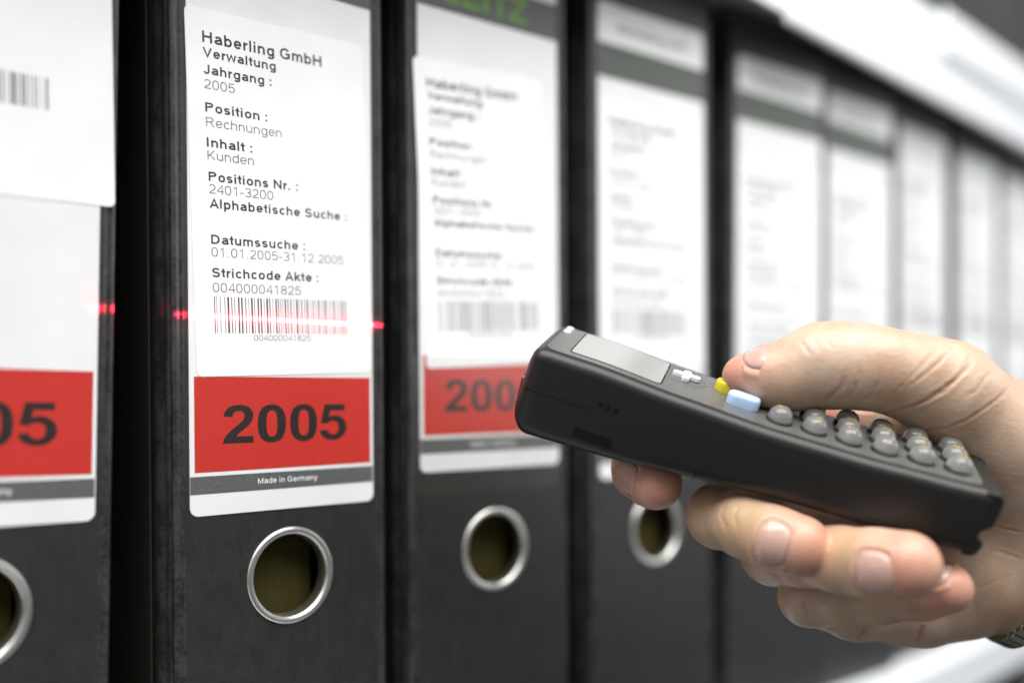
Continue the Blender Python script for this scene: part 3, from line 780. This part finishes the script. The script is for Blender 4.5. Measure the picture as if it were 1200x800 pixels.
def surface_nets(F):
    nx, ny, nz = F.shape; s = F < 0
    c = np.zeros((nx-1, ny-1, nz-1), dtype=np.uint8)
    for i in (0, 1):
        for j in (0, 1):
            for k in (0, 1): c += s[i:nx-1+i, j:ny-1+j, k:nz-1+k]
    act = (c > 0) & (c < 8); idx = np.full(act.shape, -1, dtype=np.int64); A = np.argwhere(act); idx[act] = np.arange(len(A))
    pos = np.zeros((len(A), 3)); cnt = np.zeros(len(A))
    cor = [(i, j, k) for i in (0, 1) for j in (0, 1) for k in (0, 1)]
    V = {q: F[A[:, 0]+q[0], A[:, 1]+q[1], A[:, 2]+q[2]] for q in cor}
    for q in cor:
        for ax in range(3):
            if q[ax]: continue
            w = tuple(q[m]+(m == ax) for m in range(3)); a, b = V[q], V[w]
            m_ = (a < 0) != (b < 0); t = np.where(m_, a/np.where(a-b == 0, 1, a-b), 0)
            for m in range(3): pos[:, m] += np.where(m_, q[m]+(t if m == ax else 0), 0)
            cnt += m_
    pos = pos/cnt[:, None]+A
    quads = []
    for ax in range(3):
        o1, o2 = [m for m in range(3) if m != ax]
        sl0 = [slice(None)]*3; sl1 = [slice(None)]*3; sl0[ax] = slice(0, -1); sl1[ax] = slice(1, None)
        e = s[tuple(sl0)] != s[tuple(sl1)]; E_ = np.argwhere(e)
        ok = (E_[:, o1] > 0) & (E_[:, o2] > 0) & (E_[:, o1] < F.shape[o1]-1) & (E_[:, o2] < F.shape[o2]-1); E_ = E_[ok]
        def at(d1, d2):
            q = E_.copy(); q[:, o1] -= d1; q[:, o2] -= d2; return idx[q[:, 0], q[:, 1], q[:, 2]]
        Q = np.stack([at(0, 0), at(1, 0), at(1, 1), at(0, 1)], 1)
        ins = s[E_[:, 0], E_[:, 1], E_[:, 2]]
        flip = ins if ax != 1 else ~ins
        Q[flip] = Q[flip][:, ::-1]
        quads.append(Q)
    return pos*VS+np.array([GX0, GY0, GZ0]), np.concatenate(quads)
HV, HQ = surface_nets(F)
if True:                                    # even the surface out a little
    e = np.concatenate([HQ[:, [0, 1]], HQ[:, [1, 2]], HQ[:, [2, 3]], HQ[:, [3, 0]]])
    for it in range(5):
        acc = np.zeros_like(HV); n_ = np.zeros(len(HV))
        np.add.at(acc, e[:, 0], HV[e[:, 1]]); np.add.at(acc, e[:, 1], HV[e[:, 0]]); np.add.at(n_, e[:, 0], 1); np.add.at(n_, e[:, 1], 1)
        HV = HV*.45+.55*acc/n_[:, None]
def grad(F, p):
    def smp(p):
        q = (p-np.array([GX0, GY0, GZ0]))/VS; i = np.clip(q.astype(int), 0, np.array(F.shape)-2); t = q-i; r = 0
        for a in (0, 1):
            for b in (0, 1):
                for c in (0, 1):
                    r = r+F[i[:, 0]+a, i[:, 1]+b, i[:, 2]+c]*np.where(a, t[:, 0], 1-t[:, 0])*np.where(b, t[:, 1], 1-t[:, 1])*np.where(c, t[:, 2], 1-t[:, 2])
        return r
    g = np.stack([smp(p+np.eye(3)[m]*1.0)-smp(p-np.eye(3)[m]*1.0) for m in range(3)], 1)
    return g/(np.linalg.norm(g, axis=1, keepdims=True)+1e-9)
HN = grad(F, HV)
def hit(px, py):
    """where the line of sight through a photo point meets the skin"""
    d = np.array(((px-600)/1180, 1, (467-py)/1180)); t = 238.0
    while t < 345:
        q = (d*t-np.array([GX0, GY0, GZ0]))/VS; i = q.astype(int)
        if np.all(i >= 0) and np.all(i < np.array(F.shape)):
            v = F[i[0], i[1], i[2]]
            if v < 0.15: return d*t
            t += max(.25, min(v*.7, 3))
        else: t += .5
    return None
def seg_dist(V, a, b):
    d = b-a; t = np.clip(((V-a)@d)/(d@d+1e-9), 0, 1); return np.linalg.norm(V-a-t[:, None]*d, axis=1), t
disp = np.zeros(len(HV)); crease = np.zeros(len(HV))
CREASES = [  # photo polylines, depth mm, width mm
 ([(1137, 418), (1124, 440), (1108, 456), (1085, 469), (1062, 477), (1040, 482), (1015, 482), (985, 478)], .75, .75),
 ([(1115, 408), (1100, 425), (1082, 440), (1066, 450), (1060, 458)], .38, .6),
 ([(1098, 408), (1084, 424), (1070, 438), (1056, 452), (1040, 466)], .28, .6),
 ([(1142, 420), (1134, 432), (1116, 448), (1098, 458), (1075, 468)], .4, .65),
 ([(1163, 433), (1152, 446), (1142, 458), (1130, 466)], .40, .6),
 ([(1186, 450), (1172, 464), (1150, 480), (1130, 492), (1105, 500), (1080, 503), (1055, 503)], .5, .6),
 ([(1032, 430), (1030, 446), (1022, 460), (1008, 472)], .28, .8),
 ([(1006, 426), (1006, 440), (1001, 456), (990, 468)], .35, .9),
 ([(990, 436), (986, 452), (976, 462), (966, 470)], .5, 1.1),
 ([(1186, 600), (1175, 603), (1160, 606)], .5, .6), ([(1195, 622), (1180, 618), (1160, 612)], .4, .6),
 ([(1198, 655), (1180, 648), (1160, 643)], .35, .7), ([(1180, 675), (1165, 680), (1145, 690)], .3, .7),
 ([(1150, 697), (1147, 715), (1140, 728)], .35, .7),
 ([(1014, 735), (1009, 745), (1001, 756)], .8, .8), ([(1080, 728), (1077, 740), (1073, 752)], .7, .8),
 ([(1146, 700), (1142, 714), (1134, 726)], .4, .6),
 ([(850, 590), (846, 604), (852, 622)], .3, .9), ([(865, 592), (861, 606), (866, 624)], .22, .8),
 ([(948, 690), (943, 704), (948, 720)], .35, .9), ([(1020, 700), (1040, 706), (1060, 716)], .2, .7),
 ([(938, 402), (944, 408), (950, 418)], .25, .7), ([(950, 396), (957, 404), (962, 414)], .25, .7), ([(964, 392), (970, 400), (974, 410)], .22, .7),
]
for pl, dep, wid in CREASES:
    dep *= .78; wid *= .72
    pts = []
    for (x0, y0), (x1, y1) in zip(pl, pl[1:]):
        for k in range(3):
            h_ = hit(x0+(x1-x0)*k/3, y0+(y1-y0)*k/3)
            if h_ is not None: pts.append(h_)
    h_ = hit(*pl[-1])
    if h_ is not None: pts.append(h_)
    if len(pts) < 2: continue
    best = np.full(len(HV), 1e3); n_ = len(pts)-1; amp_ = np.zeros(len(HV))
    for i in range(n_):
        if np.linalg.norm(pts[i+1]-pts[i]) > 6: continue
        dd, t = seg_dist(HV, pts[i], pts[i+1]); u = (i+t)/n_
        am = np.clip(np.minimum(u, 1-u)*5, .25, 1)
        m_ = dd < best; best[m_] = dd[m_]; amp_[m_] = am[m_]
    g = np.exp(-(best/wid)**2)*amp_
    disp -= g*dep; disp += np.exp(-((best-2.0*wid)/(1.1*wid))**2)*dep*.22*amp_
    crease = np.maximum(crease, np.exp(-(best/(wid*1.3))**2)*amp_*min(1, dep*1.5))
# soft swellings so that the limbs are not plain tubes
for (px, py, d, r_, a_) in ((945, 408, 272, 9, .8), (962, 392, 278, 7, .5), (1160, 520, 280, 14, .6), (1100, 480, 285, 10, .8), (1150, 640, 295, 12, 1.0), (1060, 735, 300, 10, .7)):
    q = np.linalg.norm(HV-P(px, py, d), axis=1); disp += a_*np.exp(-(q/r_)**2)
# finger nails: seats are pressed into the skin, plates are separate parts
def unit(v): return v/np.linalg.norm(v)
def nail_frame(T, r, B_, n0):
    A = unit(T-B_); n = n0-A*n0.dot(A); n = unit(n); return A, n, np.cross(A, n)
NAILS = []
for nm, T, Bp, r, rb, n0, u0, u1, wa in (
    ('thumb', P(869, 440, 283), P(925, 442, 280), 5.6, 8.4, np.array((-.10, -.48, .88)), -12.5, -.3, 50),
    ('index', P(768, 566, 285), P(752, 549, 292), 7.6, 7.7, np.array((-.75, -.75, -.30)), -8.0, 0.8, 44),
    ('middle', P(937, 639, 264), P(872, 616, 272), 8.1, 8.1, np.array((-.25, -.93, -.12)), -9.0, -0.6, 40),
    ('ring', P(1062, 662, 251), P(985, 655, 262), 8.6, 8.3, np.array((-.28, -.90, -.20)), -9.5, -0.4, 40),
    ('little', P(1110, 689, 264), P(1060, 695, 273), 6.6, 7.0, np.array((.25, -.75, .62)), -4.5, 3.6, 44)):
    A, n, b = nail_frame(T, r, Bp, n0); slope = (rb-r)/np.linalg.norm(T-Bp); NAILS.append((nm, T, A, n, b, r, slope, u0, u1, wa))
    rel = HV-T; u = rel@A; q = rel-u[:, None]*A; rad = np.linalg.norm(q, axis=1); th = np.degrees(np.arctan2(q@b, q@n))
    # outline distance in (u, theta)
    uc = (u0+u1)/2; hu = (u1-u0)/2; e_ = ((np.abs(u-uc)/hu)**3.2+(np.abs(th)/wa)**3.2)**(1/3.2)
    near = rad < r*1.6
    disp += np.where(near, -.42/(1+np.exp((e_-1)*14)), 0)                 # seat
    disp += np.where(near & (u < u1), .42*np.exp(-((e_-1.22)/.16)**2), 0)  # nail folds
tips = [P(*THUMB[0][:3]), P(*INDEX[0][:3]), P(*MIDDLE[0][:3]), P(*RING[0][:3]), P(*LITTLE[0][:3])]
pink = np.zeros(len(HV))
for T, s_ in zip(tips, (9, 10, 9.5, 10, 9)): pink = np.maximum(pink, np.exp(-(np.linalg.norm(HV-T, axis=1)/s_)**2))
pink = np.maximum(pink, .8*np.exp(-(np.linalg.norm(HV-P(975, 486, 312), axis=1)/11)**2))
yel = np.zeros(len(HV))
for q in (P(868, 610, 266), P(985, 645, 256), P(1020, 690, 270), P(835, 590, 282)): yel = np.maximum(yel, np.exp(-(np.linalg.norm(HV-q, axis=1)/8)**2))
HV = HV+HN*disp[:, None]
me = bpy.data.meshes.new('hand'); me.from_pydata([], [], [])
me.vertices.add(len(HV)); me.vertices.foreach_set('co', (HV*MM).astype(np.float32).ravel())
me.loops.add(len(HQ)*4); me.loops.foreach_set('vertex_index', HQ.astype(np.int32).ravel())
me.polygons.add(len(HQ)); me.polygons.foreach_set('loop_start', np.arange(0, len(HQ)*4, 4, dtype=np.int32))
me.polygons.foreach_set('use_smooth', np.ones(len(HQ), dtype=bool)); me.update(); me.validate()
for nm, arr in (('pink', pink), ('crease', crease), ('yellow', yel)):
    at_ = me.attributes.new(nm, 'FLOAT', 'POINT'); at_.data.foreach_set('value', arr.astype(np.float32))
def skin_mat():
    m = mat('skin', (0.55, 0.36, 0.25), 0.40, spec=0.5); N, L, b = nodes(m)
    base = ramp(m, noise(m, 110, 5).outputs[0], [(0.30, (0.47, 0.295, 0.205)), (0.5, (0.50, 0.35, 0.25)), (0.70, (0.55, 0.41, 0.315))])
    def mixc(c0, fac_attr, k, c1):
        a = N.new('ShaderNodeAttribute'); a.attribute_name = fac_attr
        f_ = N.new('ShaderNodeMath'); f_.operation = 'MULTIPLY'; f_.inputs[1].default_value = k; L.new(a.outputs['Fac'], f_.inputs[0])
        x = N.new('ShaderNodeMix'); x.data_type = 'RGBA'; L.new(f_.outputs[0], x.inputs[0]); L.new(c0, x.inputs[6]); x.inputs[7].default_value = (*c1, 1)
        return x.outputs[2]
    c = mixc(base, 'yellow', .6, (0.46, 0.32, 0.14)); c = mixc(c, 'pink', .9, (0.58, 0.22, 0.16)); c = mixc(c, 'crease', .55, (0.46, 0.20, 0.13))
    L.new(c, b.inputs['Base Color'])
    b.inputs['Subsurface Weight'].default_value = 0.35; b.inputs['Subsurface Radius'].default_value = (1, .35, .18); b.inputs['Subsurface Scale'].default_value = 0.0025
    v = N.new('ShaderNodeTexVoronoi'); v.inputs['Scale'].default_value = 950
    tc = N.new('ShaderNodeTexCoord'); L.new(tc.outputs['Object'], v.inputs['Vector'])
    p = bump(m, v.outputs['Distance'], .28, 0.00015)
    w = noise(m, 420, 4, (1, 1, 2.2)); bump(m, w.outputs[0], .25, 0.0003, p)
    return m
M_skin = skin_mat(); me.materials.append(M_skin)
hand = obj('hand', me); hand.location = (0, 0, EYE)
tag(hand, 'bare hand reaching in from the right, thumb on the scanner keys, fingers curled below', 'hand')
M_nail = mat('fingernail', (0.52, 0.33, 0.27), 0.26, spec=0.55, coat=.3)
M_nail.node_tree.nodes['Principled BSDF'].inputs['Subsurface Weight'].default_value = .2
M_nail.node_tree.nodes['Principled BSDF'].inputs['Subsurface Scale'].default_value = .001
M_tipn = mat('nail_free_edge', (0.72, 0.62, 0.55), 0.3)
def at_field(p):
    i = ((p-np.array([GX0, GY0, GZ0]))/VS); k = i.astype(int); t = i-k; v = 0.0
    for a in (0, 1):
        for b_ in (0, 1):
            for c in (0, 1): v += float(F[k[0]+a, k[1]+b_, k[2]+c])*(t[0] if a else 1-t[0])*(t[1] if b_ else 1-t[1])*(t[2] if c else 1-t[2])
    return v
for nm, T, A, n, b, r, slope, u0, u1, wa in NAILS:
    nu, nt = 12, 13; v = []; uc = (u0+u1)/2; hu = (u1-u0)/2
    for layer in (0, 1):
        for i in range(nu+1):
            for j in range(nt+1):
                a_ = -1+2*i/nu; c_ = -1+2*j/nt
                # square -> rounded outline
                sq = (abs(a_)**3.2+abs(c_)**3.2)**(1/3.2); mxx = max(abs(a_), abs(c_), 1e-6); k = mxx/max(sq, 1e-6)
                u = uc+hu*a_*k; th = R(wa)*c_*k
                dsp = r-slope*u if u < 0 else math.sqrt(max(r*r-u*u*.6, 1))
                dr_ = n*math.cos(th)+b*math.sin(th); rho = .6*r
                while rho < 1.8*r and at_field(T+A*u+dr_*rho) < 0: rho += .1
                dsp = rho-.05
                rr_ = dsp+(.10 if layer == 0 else -.35)-.25*(abs(c_)**3)-.18*(a_ < -.8)
                rr_ += .12*(1-a_*a_)
                v.append(T+A*u+(n*math.cos(th)+b*math.sin(th))*rr_)
    f = []; S_ = (nu+1)*(nt+1)
    for i in range(nu):
        for j in range(nt):
            q = i*(nt+1)+j; f.append((q, q+1, q+nt+2, q+nt+1)); f.append((S_+q, S_+q+nt+1, S_+q+nt+2, S_+q+1))
    rim = [j for j in range(nt+1)]+[i*(nt+1)+nt for i in range(1, nu+1)]+[nu*(nt+1)+j for j in range(nt-1, -1, -1)]+[i*(nt+1) for i in range(nu-1, 0, -1)]
    for k in range(len(rim)): a1, a2 = rim[k], rim[(k+1) % len(rim)]; f.append((a1, a2, a2+S_, a1+S_))
    o = obj('fingernail', fixn(mesh_of('fingernail', [tuple(q) for q in v], f, M_nail, True)), hand)

# ------------------------------------------------------------------ metal watch bracelet round the wrist
M_wsteel = mat('bracelet_steel', (0.36, 0.34, 0.29), 0.28, metal=1.0)
wc = P(1230, 616, 302); ax = unit(P(1420, 652, 299)-P(1240, 606, 303)).astype(float); ax = unit(ax+np.array((0, 0, -.18)))
up = unit(np.array((0, 0, 1.0))-ax*ax[2]); sd_ = np.cross(ax, up)
br = empty('watch_bracelet', Matrix.Translation(W(wc)))
tag(br, 'steel watch bracelet round the wrist at the right edge under the palm', 'wristwatch')
link = MB(); link.add(sheet(rrect(-2.8, 2.8, -1.7, 1.7, .5, 3), 0, 1.8)); LK = link.mesh('link', M_wsteel)
bm = bmesh.new(); bm.from_mesh(LK); bmesh.ops.bevel(bm, geom=bm.edges[:], offset=.00025, segments=2, affect='EDGES'); bm.to_mesh(LK); bm.free()
nl = 54
for k in range(nl):
    a = 2*math.pi*k/nl; p = up*math.cos(a)*36.8+sd_*math.sin(a)*27.5
    n_ = unit(up*math.cos(a)/37.5+sd_*math.sin(a)/27.5); t_ = np.cross(ax, n_)
    m4 = Matrix.Identity(4)
    for i, v_ in enumerate((ax, -n_, t_)):
        for j in range(3): m4[j][i] = v_[j]
    m4.translation = Vector([float(q)*MM for q in p])
    o = obj('link', LK, br); o.matrix_local = m4
